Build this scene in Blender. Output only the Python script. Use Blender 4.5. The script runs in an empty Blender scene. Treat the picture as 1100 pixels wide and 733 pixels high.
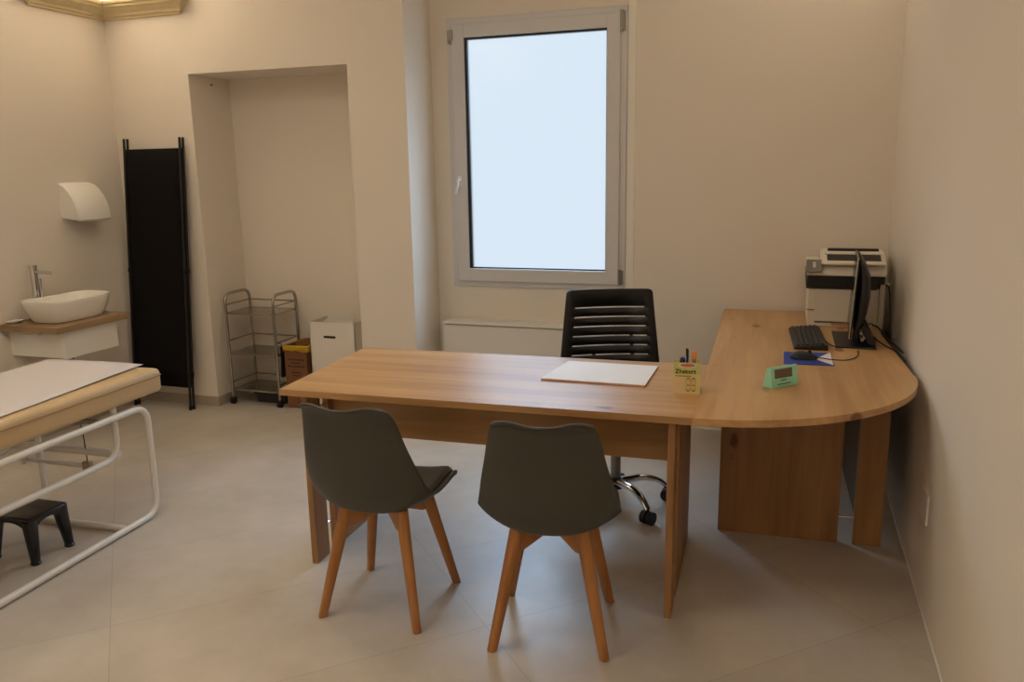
import bpy, bmesh, math, random
from mathutils import Vector, Matrix
random.seed(7)
C = bpy.context.scene.collection
PI = math.pi
def R(d): return math.radians(d)

# ------------------------------------------------------------------ materials
def lin(c):
    return tuple((x/12.92 if x <= .04045 else ((x+.055)/1.055)**2.4) for x in c)
def rgb(r, g, b): return lin((r/255, g/255, b/255)) + (1,)

def mat(name, col, rough=.5, metal=0., spec=.5, bump=0., bscale=60., vary=0., vscale=6., coat=0.):
    m = bpy.data.materials.new(name); m.use_nodes = True
    nt = m.node_tree; b = nt.nodes['Principled BSDF']
    b.inputs['Base Color'].default_value = col
    b.inputs['Roughness'].default_value = rough
    b.inputs['Metallic'].default_value = metal
    b.inputs['Specular IOR Level'].default_value = spec
    b.inputs['Coat Weight'].default_value = coat
    tc = nt.nodes.new('ShaderNodeTexCoord')
    if vary > 0:
        n = nt.nodes.new('ShaderNodeTexNoise'); n.inputs['Scale'].default_value = vscale; n.inputs['Detail'].default_value = 4
        nt.links.new(tc.outputs['Object'], n.inputs['Vector'])
        r = nt.nodes.new('ShaderNodeValToRGB')
        r.color_ramp.elements[0].position = .3; r.color_ramp.elements[1].position = .7
        r.color_ramp.elements[0].color = tuple(c*(1-vary) for c in col[:3]) + (1,)
        r.color_ramp.elements[1].color = tuple(min(1, c*(1+vary)) for c in col[:3]) + (1,)
        nt.links.new(n.outputs['Fac'], r.inputs['Fac']); nt.links.new(r.outputs['Color'], b.inputs['Base Color'])
    if bump > 0:
        n2 = nt.nodes.new('ShaderNodeTexNoise'); n2.inputs['Scale'].default_value = bscale; n2.inputs['Detail'].default_value = 3
        nt.links.new(tc.outputs['Object'], n2.inputs['Vector'])
        bp = nt.nodes.new('ShaderNodeBump'); bp.inputs['Strength'].default_value = bump; bp.inputs['Distance'].default_value = .01
        nt.links.new(n2.outputs['Fac'], bp.inputs['Height']); nt.links.new(bp.outputs['Normal'], b.inputs['Normal'])
    return m

def emis(name, col, s, gloss=False):
    m = bpy.data.materials.new(name); m.use_nodes = True
    b = m.node_tree.nodes['Principled BSDF']
    b.inputs['Base Color'].default_value = (.02, .02, .02, 1) if gloss else col
    b.inputs['Emission Color'].default_value = col; b.inputs['Emission Strength'].default_value = s
    b.inputs['Roughness'].default_value = .12 if gloss else .6
    return m

def wood(name, axis, dark, light, rough=.42, strip=.11, knots=True, spec=.5, kn=.15):
    """oak board: strips across, long grain streaks, a few dark knots; axis = direction of the grain"""
    m = bpy.data.materials.new(name); m.use_nodes = True
    nt = m.node_tree; b = nt.nodes['Principled BSDF']; L = nt.links.new; N = nt.nodes.new
    b.inputs['Roughness'].default_value = rough; b.inputs['Specular IOR Level'].default_value = spec
    tc = N('ShaderNodeTexCoord')
    def mapped(along, across):
        mp = N('ShaderNodeMapping'); s = [across]*3; s['XYZ'.index(axis)] = along
        mp.inputs['Scale'].default_value = s; L(tc.outputs['Object'], mp.inputs['Vector']); return mp
    n1 = N('ShaderNodeTexNoise'); n1.inputs['Scale'].default_value = 1; n1.inputs['Detail'].default_value = 5; n1.inputs['Distortion'].default_value = .6
    L(mapped(1.4, 22).outputs[0], n1.inputs['Vector'])
    n2 = N('ShaderNodeTexNoise'); n2.inputs['Scale'].default_value = 1; n2.inputs['Detail'].default_value = 2
    L(mapped(.9, 7.5).outputs[0], n2.inputs['Vector'])
    mx = N('ShaderNodeMath'); mx.operation = 'ADD'
    h = N('ShaderNodeMath'); h.operation = 'MULTIPLY'; h.inputs[1].default_value = .5
    L(n1.outputs['Fac'], mx.inputs[0]); L(n2.outputs['Fac'], mx.inputs[1]); L(mx.outputs[0], h.inputs[0])
    r = N('ShaderNodeValToRGB'); r.color_ramp.elements[0].position = .36; r.color_ramp.elements[1].position = .62
    r.color_ramp.elements[0].color = dark; r.color_ramp.elements[1].color = light
    L(h.outputs[0], r.inputs['Fac'])
    out = r.outputs['Color']
    if knots:
        v = N('ShaderNodeTexVoronoi'); v.inputs['Scale'].default_value = 1; v.inputs['Randomness'].default_value = 1
        L(mapped(2.6, 5.5).outputs[0], v.inputs['Vector'])
        nz = N('ShaderNodeTexNoise'); nz.inputs['Scale'].default_value = 30; L(tc.outputs['Object'], nz.inputs['Vector'])
        ad = N('ShaderNodeMath'); ad.operation = 'MULTIPLY_ADD'; ad.inputs[1].default_value = .12
        L(nz.outputs['Fac'], ad.inputs[0]); L(v.outputs['Distance'], ad.inputs[2])
        kr = N('ShaderNodeValToRGB'); kr.color_ramp.elements[0].position = kn; kr.color_ramp.elements[1].position = kn+.06
        kr.color_ramp.elements[0].color = (.36, .24, .15, 1); kr.color_ramp.elements[1].color = (1, 1, 1, 1)
        L(ad.outputs[0], kr.inputs['Fac'])
        mm = N('ShaderNodeMixRGB'); mm.blend_type = 'MULTIPLY'; mm.inputs['Fac'].default_value = .9
        L(out, mm.inputs[1]); L(kr.outputs['Color'], mm.inputs[2]); out = mm.outputs[0]
    L(out, b.inputs['Base Color'])
    bp = N('ShaderNodeBump'); bp.inputs['Strength'].default_value = .06; L(n1.outputs['Fac'], bp.inputs['Height']); L(bp.outputs['Normal'], b.inputs['Normal'])
    return m

def floor_mat():
    m = bpy.data.materials.new('floor_tile'); m.use_nodes = True
    nt = m.node_tree; b = nt.nodes['Principled BSDF']; L = nt.links.new; N = nt.nodes.new
    tc = N('ShaderNodeTexCoord')
    mp = N('ShaderNodeMapping'); mp.vector_type = 'POINT'
    L(tc.outputs['Object'], mp.inputs['Vector'])
    mp.inputs['Rotation'].default_value = (0, 0, R(-43.5))
    a = R(-43.5); jx, jy = -1.459, -2.449
    mp.inputs['Location'].default_value = (-(jx*math.cos(a)-jy*math.sin(a)), -(jx*math.sin(a)+jy*math.cos(a)), 0)
    br = N('ShaderNodeTexBrick'); br.offset = 0.; br.squash = 1
    br.inputs['Scale'].default_value = 1; br.inputs['Brick Width'].default_value = 1.2; br.inputs['Row Height'].default_value = .6
    br.inputs['Mortar Size'].default_value = .0016; br.inputs['Mortar Smooth'].default_value = .2
    br.inputs['Color1'].default_value = (1, 1, 1, 1); br.inputs['Color2'].default_value = (.95, .95, .95, 1); br.inputs['Mortar'].default_value = (.76, .74, .71, 1)
    L(mp.outputs[0], br.inputs['Vector'])
    n = N('ShaderNodeTexNoise'); n.inputs['Scale'].default_value = 2.2; n.inputs['Detail'].default_value = 7; n.inputs['Roughness'].default_value = .62
    L(tc.outputs['Object'], n.inputs['Vector'])
    r = N('ShaderNodeValToRGB'); r.color_ramp.elements[0].position = .33; r.color_ramp.elements[1].position = .68
    r.color_ramp.elements[0].color = FLOOR_D; r.color_ramp.elements[1].color = FLOOR_L
    L(n.outputs['Fac'], r.inputs['Fac'])
    mm = N('ShaderNodeMixRGB'); mm.blend_type = 'MULTIPLY'; mm.inputs['Fac'].default_value = 1
    L(r.outputs['Color'], mm.inputs[1]); L(br.outputs['Color'], mm.inputs[2]); L(mm.outputs[0], b.inputs['Base Color'])
    n3 = N('ShaderNodeTexNoise'); n3.inputs['Scale'].default_value = 9; n3.inputs['Detail'].default_value = 4; L(tc.outputs['Object'], n3.inputs['Vector'])
    rr = N('ShaderNodeMapRange'); rr.inputs[3].default_value = .30; rr.inputs[4].default_value = .44
    L(n3.outputs['Fac'], rr.inputs[0]); L(rr.outputs[0], b.inputs['Roughness'])
    b.inputs['Specular IOR Level'].default_value = .5
    return m

FLOOR_D = rgb(186, 176, 164); FLOOR_L = rgb(206, 197, 186)
M = {}
M['floor'] = floor_mat()
M['wall'] = mat('wall_paint', rgb(229, 220, 208), .85, spec=.2, bump=.05, bscale=180)
M['ceiling'] = mat('ceiling_paint', rgb(236, 230, 220), .9, spec=.1)
M['skirting'] = mat('skirting_tile', rgb(172, 160, 144), .4, vary=.05)
M['white_line'] = mat('white_sealant', rgb(235, 230, 222), .6)
M['pvc'] = mat('window_pvc', rgb(208, 207, 208), .4)
M['gasket'] = mat('black_gasket', rgb(16, 20, 24), .5)
def pane_mat():
    m = emis('frosted_pane', (.80, .93, 1.05, 1), 1.0, gloss=True); nt = m.node_tree
    tr = nt.nodes.new('ShaderNodeBsdfTransparent'); mx = nt.nodes.new('ShaderNodeMixShader'); mx.inputs[0].default_value = .5
    out = [n for n in nt.nodes if n.type == 'OUTPUT_MATERIAL'][0]
    nt.links.new(nt.nodes['Principled BSDF'].outputs[0], mx.inputs[1]); nt.links.new(tr.outputs[0], mx.inputs[2]); nt.links.new(mx.outputs[0], out.inputs['Surface'])
    return m
M['glass'] = pane_mat()
M['fitting'] = mat('grey_fitting', rgb(150, 146, 140), .35, .6)
M['white_metal'] = mat('white_painted_metal', rgb(226, 222, 214), .3)
M['white_plastic'] = mat('white_plastic', rgb(232, 229, 224), .3)
M['ceramic'] = mat('ceramic', rgb(238, 234, 226), .12)
M['chrome'] = mat('chrome', rgb(215, 215, 218), .12, 1.)
M['steel'] = mat('brushed_steel', rgb(172, 168, 160), .2, 1., bump=.02, bscale=200)
M['black'] = mat('black_plastic', rgb(22, 22, 23), .45)
M['black_gloss'] = mat('black_gloss_plastic', rgb(20, 21, 24), .22)
M['black_fabric'] = mat('black_fabric', rgb(24, 22, 21), .95, spec=.15, bump=.25, bscale=400)
M['black_tube'] = mat('black_tube', rgb(20, 19, 19), .4)
M['rubber'] = mat('black_rubber', rgb(18, 18, 18), .7)
M['shell'] = mat('grey_shell', rgb(70, 68, 62), .48, bump=.03, bscale=300)
M['cushion'] = mat('grey_leatherette', rgb(66, 64, 60), .42, bump=.08, bscale=250)
M['beech'] = wood('beech_leg', 'Z', rgb(160, 104, 56), rgb(186, 130, 76), .42, knots=False)
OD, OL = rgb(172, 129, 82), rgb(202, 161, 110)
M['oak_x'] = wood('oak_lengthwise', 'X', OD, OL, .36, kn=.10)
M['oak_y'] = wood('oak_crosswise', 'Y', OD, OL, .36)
M['oak_z_shaded'] = wood('oak_upright_shaded', 'Z', rgb(146, 104, 66), rgb(178, 134, 88), .45)  # same oak as the tops, darkened for the shade under the desk
M['counter_oak'] = wood('counter_oak', 'Y', rgb(136, 108, 78), rgb(160, 132, 98), .5, knots=False)
M['tan'] = mat('tan_leatherette', rgb(200, 172, 128), .45, bump=.06, bscale=220, vary=.03)
M['tan_seam'] = mat('tan_seam', rgb(160, 130, 92), .6)
M['paper'] = mat('paper_roll', rgb(214, 207, 205), .9, spec=.1, bump=.1, bscale=40)
M['cornice'] = mat('cornice_plaster', rgb(214, 196, 156), .7, vary=.05, vscale=20)
M['lamp'] = emis('lamp_glow', (1, .82, .58, 1), 30)
M['cardboard'] = mat('brown_cardboard', rgb(122, 82, 52), .85, vary=.06)
M['print_and_shade'] = mat('dark_print_and_shade', rgb(50, 34, 26), .8)
M['yellow_bag'] = mat('yellow_bag', rgb(204, 164, 40), .4, bump=.3, bscale=30)
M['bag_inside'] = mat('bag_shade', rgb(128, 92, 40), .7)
M['white_card'] = mat('white_card', rgb(226, 220, 212), .8, spec=.2)
M['dark_bin'] = mat('dark_grey_box', rgb(52, 50, 48), .6)
M['pad_paper'] = mat('pad_paper', rgb(236, 236, 238), .6)
M['pad_edge'] = mat('pad_edge', rgb(196, 150, 128), .8)
M['yellow_card'] = mat('yellow_card', rgb(228, 216, 150), .6)
M['green_card'] = mat('green_card', rgb(206, 212, 138), .6)
M['card_cream'] = mat('cream_card', rgb(232, 208, 164), .6)
M['card_white'] = mat('card_white', rgb(240, 232, 216), .6)
M['card_pink'] = mat('card_pink', rgb(196, 130, 96), .7)
M['ink'] = mat('black_ink', rgb(24, 26, 22), .6)
M['ink_red'] = mat('red_ink', rgb(170, 90, 70), .6)
M['blue'] = mat('blue_plastic', rgb(28, 34, 110), .35)
M['orange'] = mat('orange_plastic', rgb(240, 140, 30), .4)
M['lilac'] = mat('lilac_plastic', rgb(150, 130, 150), .5)
M['mint'] = mat('mint_plastic', rgb(160, 230, 200), .4)
M['lcd'] = mat('lcd_panel', rgb(112, 92, 76), .25)
M['mat_blue'] = mat('mouse_mat_blue', rgb(34, 62, 150), .7)
M['mat_white'] = mat('mouse_mat_white', rgb(226, 214, 214), .7)
M['printer_white'] = mat('printer_white', rgb(222, 212, 196), .45)
M['printer_grey'] = mat('printer_grey', rgb(110, 104, 94), .4)
M['silver'] = mat('silver_trim', rgb(190, 188, 184), .3, .8)
M['key'] = mat('keycap', rgb(40, 38, 37), .5)
M['cable'] = mat('black_cable', rgb(14, 14, 15), .5)
M['dark_metal'] = mat('dark_metal', rgb(60, 60, 62), .35, .8)
M['wood_block'] = mat('tan_block', rgb(170, 150, 122), .6)

# ------------------------------------------------------------------ mesh helpers
def BM(): return bmesh.new()
def box(bm, a, b, bev=0., seg=2, M4=None):
    """axis box from corner a to corner b, edges rounded by bev"""
    t = bmesh.new()
    bmesh.ops.create_cube(t, size=1)
    s = [max(1e-5, abs(b[i]-a[i])) for i in range(3)]; c = [(a[i]+b[i])/2 for i in range(3)]
    bmesh.ops.scale(t, vec=s, verts=t.verts); 
    if bev > 0:
        bmesh.ops.bevel(t, geom=t.edges[:], offset=min(bev, min(s)*.49), segments=seg, affect='EDGES', profile=.6)
    bmesh.ops.translate(t, vec=c, verts=t.verts)
    if M4 is not None: bmesh.ops.transform(t, matrix=M4, verts=t.verts)
    merge(bm, t)
def merge(bm, t):
    me = bpy.data.meshes.new('tmp'); t.to_mesh(me); t.free(); bm.from_mesh(me); bpy.data.meshes.remove(me)
def prism(bm, poly, z0, z1, axis='Z', bev=0., seg=2, M4=None):
    """polygon extruded between z0 and z1 along axis (Z: xy poly, Y: xz poly, X: yz poly)"""
    t = bmesh.new()
    def P(p, h): return {'Z': (p[0], p[1], h), 'Y': (p[0], h, p[1]), 'X': (h, p[0], p[1])}[axis]
    lo = [t.verts.new(P(p, z0)) for p in poly]; hi = [t.verts.new(P(p, z1)) for p in poly]
    n = len(poly)
    t.faces.new(lo); t.faces.new(hi)
    for i in range(n): t.faces.new((lo[i], lo[(i+1) % n], hi[(i+1) % n], hi[i]))
    bmesh.ops.recalc_face_normals(t, faces=t.faces)
    if bev > 0:
        ed = [e for e in t.edges if len(e.link_faces) == 2 and e.calc_face_angle(0) > .5]
        bmesh.ops.bevel(t, geom=ed, offset=bev, segments=seg, affect='EDGES', profile=.6)
    if M4 is not None: bmesh.ops.transform(t, matrix=M4, verts=t.verts)
    merge(bm, t)
def fillet(pts, r, n=6, closed=False):
    pts = [Vector(p) for p in pts]; out = []; N = len(pts)
    for i in range(N):
        if not closed and i in (0, N-1): out.append(pts[i]); continue
        p, a, b = pts[i], pts[(i-1) % N], pts[(i+1) % N]
        u = (a-p); v = (b-p); rr = min(r, u.length*.49, v.length*.49)
        A = p+u.normalized()*rr; B = p+v.normalized()*rr
        for k in range(n+1):
            t = k/n; out.append((1-t)**2*A + 2*t*(1-t)*p + t*t*B)
    return out
def tube(bm, pts, r, seg=10, closed=False, radii=None, flat=1.):
    pts = [Vector(p) for p in pts]; N = len(pts); rings = []
    T0 = None; up = None
    for i in range(N):
        if closed: d = (pts[(i+1) % N]-pts[(i-1) % N])
        else: d = pts[min(i+1, N-1)]-pts[max(i-1, 0)]
        d.normalize()
        if up is None:
            up = Vector((0, 0, 1)) if abs(d.z) < .9 else Vector((1, 0, 0))
        up = (up - d*up.dot(d)).normalized(); side = d.cross(up)
        rr = radii[i] if radii else r
        rings.append([bm.verts.new(pts[i]+side*math.cos(2*PI*k/seg)*rr+up*math.sin(2*PI*k/seg)*rr*flat) for k in range(seg)])
    M_ = N if closed else N-1
    for i in range(M_):
        A, B = rings[i], rings[(i+1) % N]
        for k in range(seg):
            bm.faces.new((A[k], A[(k+1) % seg], B[(k+1) % seg], B[k]))
    if not closed:
        bm.faces.new(rings[0][::-1]); bm.faces.new(rings[-1])
def lathe(bm, prof, c, seg=24, M4=None):
    """(radius, z) profile spun about the vertical through c"""
    t = bmesh.new(); rings = []
    for r, z in prof:
        if r < 1e-6: rings.append([t.verts.new((0, 0, z))])
        else: rings.append([t.verts.new((r*math.cos(2*PI*k/seg), r*math.sin(2*PI*k/seg), z)) for k in range(seg)])
    for A, B in zip(rings, rings[1:]):
        for k in range(seg):
            a = A[k % len(A)], A[(k+1) % len(A)]; b = B[k % len(B)], B[(k+1) % len(B)]
            f = [a[0]]
            if a[1] is not a[0]: f.append(a[1])
            f.append(b[1])
            if b[0] is not b[1]: f.append(b[0])
            if len(f) > 2: t.faces.new(f)
    if len(rings[0]) > 1: t.faces.new(rings[0][::-1])
    if len(rings[-1]) > 1: t.faces.new(rings[-1])
    bmesh.ops.translate(t, vec=c, verts=t.verts)
    if M4 is not None: bmesh.ops.transform(t, matrix=M4, verts=t.verts)
    merge(bm, t)
def cyl(bm, a, b, r, seg=16, r2=None):
    tube(bm, [a, b], r, seg, radii=[r, r if r2 is None else r2])
def grid(bm, rows):
    V = [[bm.verts.new(p) for p in row] for row in rows]
    for A, B in zip(V, V[1:]):
        for k in range(len(A)-1): bm.faces.new((A[k], A[k+1], B[k+1], B[k]))
    return V

# ------------------------------------------------------------------ object helpers
def obj(name, bm, m, parent=None, smooth=False, local=True, label=None, sub=0, solid=0., kind=None):
    bmesh.ops.recalc_face_normals(bm, faces=bm.faces)
    me = bpy.data.meshes.new(name); 
    if not local and parent is not None:
        bmesh.ops.transform(bm, matrix=world_of(parent).inverted(), verts=bm.verts)
    bm.to_mesh(me); bm.free()
    o = bpy.data.objects.new(name, me); C.objects.link(o); me.materials.append(M[m] if isinstance(m, str) else m)
    if parent is not None: o.parent = parent
    if smooth:
        for p in me.polygons: p.use_smooth = True
        try: me.set_sharp_from_angle(angle=R(40))
        except Exception: pass
    if solid:
        s = o.modifiers.new('solid', 'SOLIDIFY'); s.thickness = solid; s.offset = 0
    if sub:
        s = o.modifiers.new('sub', 'SUBSURF'); s.levels = sub; s.render_levels = sub
    if label: o['label'] = label
    if kind: o['kind'] = kind
    return o
def world_of(o):
    m = o.matrix_basis.copy()
    return world_of(o.parent) @ m if o.parent else m
def thing(name, label, cat, loc=(0, 0, 0), rz=0, group=None):
    o = bpy.data.objects.new(name, None); C.objects.link(o); o.empty_display_size = .1
    o.location = loc; o.rotation_euler = (0, 0, rz)
    o['label'] = label; o['category'] = cat
    if group: o['group'] = group
    return o
def tag(o, label, cat, group=None):
    o['label'] = label; o['category'] = cat
    if group: o['group'] = group
    return o
def struct(name, bm, m, parent=None, **k):
    o = obj(name, bm, m, parent, **k)
    if parent is None: o['kind'] = 'structure'
    return o
def dup(root, loc, rz, label, group=None):
    r = root.copy(); C.objects.link(r); r.location = loc; r.rotation_euler = (0, 0, rz); r['label'] = label
    if group: r['group'] = group
    for ch in list(root.children):
        c = ch.copy(); C.objects.link(c); c.parent = r
        for g in list(ch.children):
            d = g.copy(); C.objects.link(d); d.parent = c
    return r
def text_bm(s, size, bold=0.):
    cu = bpy.data.curves.new('txt', 'FONT'); cu.body = s; cu.size = size; cu.extrude = .0004; cu.offset = bold; cu.align_x = 'LEFT'; cu.space_character = 1.12
    o = bpy.data.objects.new('txt', cu); C.objects.link(o)
    bpy.context.view_layer.update()
    me = bpy.data.meshes.new_from_object(o.evaluated_get(bpy.context.evaluated_depsgraph_get()))
    bm = BM(); bm.from_mesh(me)
    bpy.data.objects.remove(o); bpy.data.curves.remove(cu); bpy.data.meshes.remove(me)
    return bm

# ------------------------------------------------------------------ camera
PITCH, ROLL, YAW, F = R(11.893), R(-.979), R(18.74), 875.4
fw = Vector((-math.sin(YAW)*math.cos(PITCH), math.cos(YAW)*math.cos(PITCH), -math.sin(PITCH)))
rt = Vector((math.cos(YAW), math.sin(YAW), 0)); upv = rt.cross(fw)
r2 = rt*math.cos(ROLL)+upv*math.sin(ROLL); u2 = -rt*math.sin(ROLL)+upv*math.cos(ROLL)
cd = bpy.data.cameras.new('camera'); cam = bpy.data.objects.new('camera', cd); C.objects.link(cam)
cd.sensor_width = 36; cd.sensor_fit = 'HORIZONTAL'; cd.lens = F/1100*36; cd.clip_start = .05
mw = Matrix((r2, u2, -fw)).transposed().to_4x4(); mw.translation = (-.5212, -4.8737, 1.5704)
cam.matrix_world = mw
bpy.context.scene.camera = cam

# ------------------------------------------------------------------ room
XL, YP, YF, ZC = -4.82, -.377, -6.3, 3.15        # left wall, pier front, wall behind the camera, ceiling
PX = -2.674                                      # right edge of the pier
NX0, NX1, NZ, NY = -4.1965, -3.0525, 2.199, .03  # niche
WX0, WX1, WZ0, WZ1 = -2.56, -1.4443, .838, 2.4715
bm = BM(); box(bm, (XL-.2, YF-.2, -.1), (.2, .3, 0)); struct('floor', bm, 'floor')
bm = BM(); box(bm, (XL-.2, YF-.2, ZC), (.2, .3, ZC+.1)); struct('ceiling', bm, 'ceiling')
bm = BM(); box(bm, (XL-.2, YF, 0), (XL, .3, ZC)); struct('wall_left', bm, 'wall')
bm = BM(); box(bm, (0, YF, 0), (.2, .3, ZC)); struct('wall_right', bm, 'wall')
bm = BM(); box(bm, (XL-.2, YF-.2, 0), (.2, YF, ZC)); struct('wall_front', bm, 'wall')
bm = BM()                                        # back wall: pier with its niche, then the window bay
box(bm, (XL, YP, 0), (NX0, .3, ZC)); box(bm, (NX1, YP, 0), (PX, .3, ZC)); box(bm, (NX0, YP, NZ), (NX1, .3, ZC)); box(bm, (NX0, NY, 0), (NX1, .3, NZ))
i_ = .02
box(bm, (PX, 0, 0), (WX0+i_, .3, ZC)); box(bm, (WX1-i_, 0, 0), (0, .3, ZC)); box(bm, (WX0+i_, 0, 0), (WX1-i_, .3, WZ0+i_)); box(bm, (WX0+i_, 0, WZ1-i_), (WX1-i_, .3, ZC))
struct('wall_back', bm, 'wall')
bm = BM(); H = .068; t = .008
box(bm, (XL, YF, 0), (XL+t, YP, H), .002); struct('baseboard_left', bm, 'skirting')
bm = BM()
box(bm, (XL+t, YP-t, 0), (NX0+t, YP, H), .002); box(bm, (NX0, YP, 0), (NX0+t, NY-t, H), .002); box(bm, (NX0, NY-t, 0), (NX1, NY, H), .002)
box(bm, (NX1, YP-t, 0), (PX+t, YP, H), .002); box(bm, (PX, YP, 0), (PX+t, 0, H), .002)
struct('baseboard_back', bm, 'skirting')
bm = BM(); box(bm, (-.006, YF, 0), (0, 0, .010), .002); box(bm, (PX+t, -.006, 0), (-.006, 0, .010), .002); struct('baseboard_right', bm, 'white_line')
bm = BM(); box(bm, (WX1+.004, -.004, .72), (WX1+.05, 0, 2.62), .002); struct('pale_strip_1', bm, 'white_line')  # thin pale strip right of the window frame

# window: outer frame, tilt-and-turn sash, gasket, frosted pane, handle, hinge covers
def ring(bm, x0, x1, z0, z1, wl, wr, wb, wt, y0, y1, bev=.004):
    box(bm, (x0, y0, z0), (x0+wl, y1, z1), bev); box(bm, (x1-wr, y0, z0), (x1, y1, z1), bev)
    box(bm, (x0+wl-.004, y0, z0), (x1-wr+.004, y1, z0+wb), bev); box(bm, (x0+wl-.004, y0, z1-wt), (x1-wr+.004, y1, z1), bev)
win = bpy.data.objects.new('window_1', None); C.objects.link(win); win.location = (0, 0, 0); win['kind'] = 'structure'
win['label'] = 'frosted tilt-and-turn window with pale grey frame'; 
bm = BM(); ring(bm, WX0, WX1, WZ0, WZ1, .06, .06, .06, .06, -.014, .07); obj('window_frame', bm, 'pvc', win)
bm = BM(); s = .036; ring(bm, WX0+s, WX1-s, WZ0+s, WZ1-s, .082, .079, .082, .080, -.034, .05, .006); sash = obj('window_sash', bm, 'pvc', win)
gx0, gx1, gz0, gz1 = WX0+s+.08, WX1-s-.077, WZ0+s+.08, WZ1-s-.078
bm = BM(); ring(bm, gx0, gx1, gz0, gz1, .020, .006, .010, .014, -.022, .03, .001); obj('gasket', bm, 'gasket', sash)
bm = BM(); box(bm, (gx0+.002, -.004, gz0+.002), (gx1-.002, .014, gz1-.002)); obj('pane', bm, 'glass', sash, label='frosted pale blue pane')
bm = BM(); hx = WX0+.072; hz = 1.50
box(bm, (hx-.014, -.046, hz-.035), (hx+.014, -.034, hz+.035), .006); cyl(bm, (hx, -.046, hz+.012), (hx, -.078, hz+.012), .009, 12)
tube(bm, fillet([(hx, -.074, hz+.016), (hx, -.078, hz-.02), (hx-.014, -.08, hz-.075)], .02), .009, 10, radii=None)
obj('window_handle', bm, 'white_plastic', sash, smooth=True)
for hz0, hz1 in ((2.33, 2.445), (WZ0+.035, WZ0+.13)):
    bm = BM(); cyl(bm, (WX1-.030, -.03, hz0), (WX1-.030, -.03, hz1), .010, 12); box(bm, (WX1-.034, -.03, hz0+.005), (WX1-.010, -.012, hz1-.005), .003); obj('hinge', bm, 'fitting', win, smooth=True)
bm = BM(); box(bm, (WX0+.014, -.040, 2.33), (WX0+.026, -.014, 2.40), .003); box(bm, (WX0+.026, -.044, 2.345), (WX0+.048, -.030, 2.405), .003); box(bm, (WX0+.03, -.046, 2.32), (WX0+.036, -.03, 2.40), .002); obj('stay_bracket', bm, 'fitting', win)

# corner cornice hiding an uplight
t = thing('cornice_uplight', 'ochre plaster cornice lamp high in the left back corner, glowing behind', 'lamp', (XL, YP, 2.56))
prof = [(2.56, .0), (2.562, .012), (2.575, .016), (2.578, .026), (2.592, .030), (2.606, .046), (2.622, .062), (2.626, .072), (2.640, .076), (2.645, .086), (2.664, .090), (2.664, .070), (2.62, .050), (2.62, .0)]
XE, YE = -4.215, -.945; bm = BM(); rows = []
for z, d in prof:
    rows.append([(XE+d, YP, z), (XE+d, YP-d, z), (XL+d, YP-d, z), (XL+d, YE-d, z), (XL, YE-d, z)])
grid(bm, rows); obj('moulding', bm, 'cornice', t, local=False)
bm = BM(); box(bm, (XL+.012, YP-.026, 2.622), (-4.30, YP-.010, 2.640), .004); box(bm, (XL+.010, -.87, 2.622), (XL+.026, YP-.028, 2.640), .004); obj('light_strip', bm, 'lamp', t, local=False)

# nail in the niche
bm = BM(); cyl(bm, (NX0, -.172, 2.152), (NX0+.014, -.172, 2.150), .003, 8); lathe(bm, [(0, -.001), (.006, 0), (.006, .002), (0, .003)], (0, 0, 0), 10, Matrix.Translation((NX0+.014, -.172, 2.150)) @ Matrix.Rotation(PI/2, 4, 'Y'))
tag(obj('wall_nail', bm, 'dark_metal'), 'tiny dark nail in the upper left side of the wall niche', 'nail')

# blank cover plate on the right wall
t = thing('wall_plate', 'white blank cover plate low on the right wall', 'wall plate', (0, -1.79, .365), 0)
bm = BM(); box(bm, (-.007, -1.855, .305), (0, -1.735, .42), .003); obj('cover', bm, 'white_plastic', t, local=False)
for y in (-1.83, -1.76):
    bm = BM(); cyl(bm, (-.0085, y, .3625), (-.006, y, .3625), .004, 10); obj('screw_cap', bm, 'white_plastic', t, local=False)

# ------------------------------------------------------------------ fan coil under the window
t = thing('fan_coil_radiator', 'low white fan coil radiator cabinet under the window', 'radiator', (-2.1, -.06, 0))
bm = BM(); box(bm, (-2.598, -.135, .075), (-1.50, -.001, .602), .006); obj('cabinet', bm, 'white_metal', t, local=False)
bm = BM(); box(bm, (-2.575, -.128, .602), (-1.52, -.006, .612), .002); obj('lip_shade', bm, 'fitting', t, local=False)  # grey strip standing for the thin shadow under the grille lip
bm = BM(); box(bm, (-2.590, -.146, .610), (-1.508, -.001, .626), .003)
for k in range(40):
    x = -2.56+k*.0262; box(bm, (x, -.12, .625), (x+.012, -.02, .629))
obj('top_grille', bm, 'white_metal', t, local=False)
for x in (-2.5, -1.6):
    bm = BM(); box(bm, (x-.05, -.11, 0), (x+.05, -.02, .075), .003); obj('foot', bm, 'dark_metal', t, local=False)

# ------------------------------------------------------------------ L-shaped desk
ZT = .755; TH = .025
desk = thing('corner_desk', 'large L-shaped oak desk with rounded corner against the right wall', 'desk', (-.8103, -1.4673, 0), R(1.593))
W_, D_ = 1.566, .7705
bm = BM(); prism(bm, [(-W_, -D_), (-.0003, -D_), (-.0003, 0), (-W_-.022, 0)], ZT-TH, ZT, bev=.0007); obj('desktop', bm, 'oak_x', desk)
arc = [(.0003, -D_)] + [(.790*math.sin(PI/2*k/24), -D_*math.cos(PI/2*k/24)) for k in range(1, 25)] + [(.0003, -.0003)]
bm = BM(); prism(bm, arc, ZT-TH, ZT, bev=.0007); obj('corner_top', bm, 'oak_y', desk)
bm = BM(); prism(bm, [(.0003, .0003), (.785, .0003), (.755, 1.425), (.0003, 1.425)], ZT-TH, ZT, bev=.0007); obj('return_top', bm, 'oak_y', desk)
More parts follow.
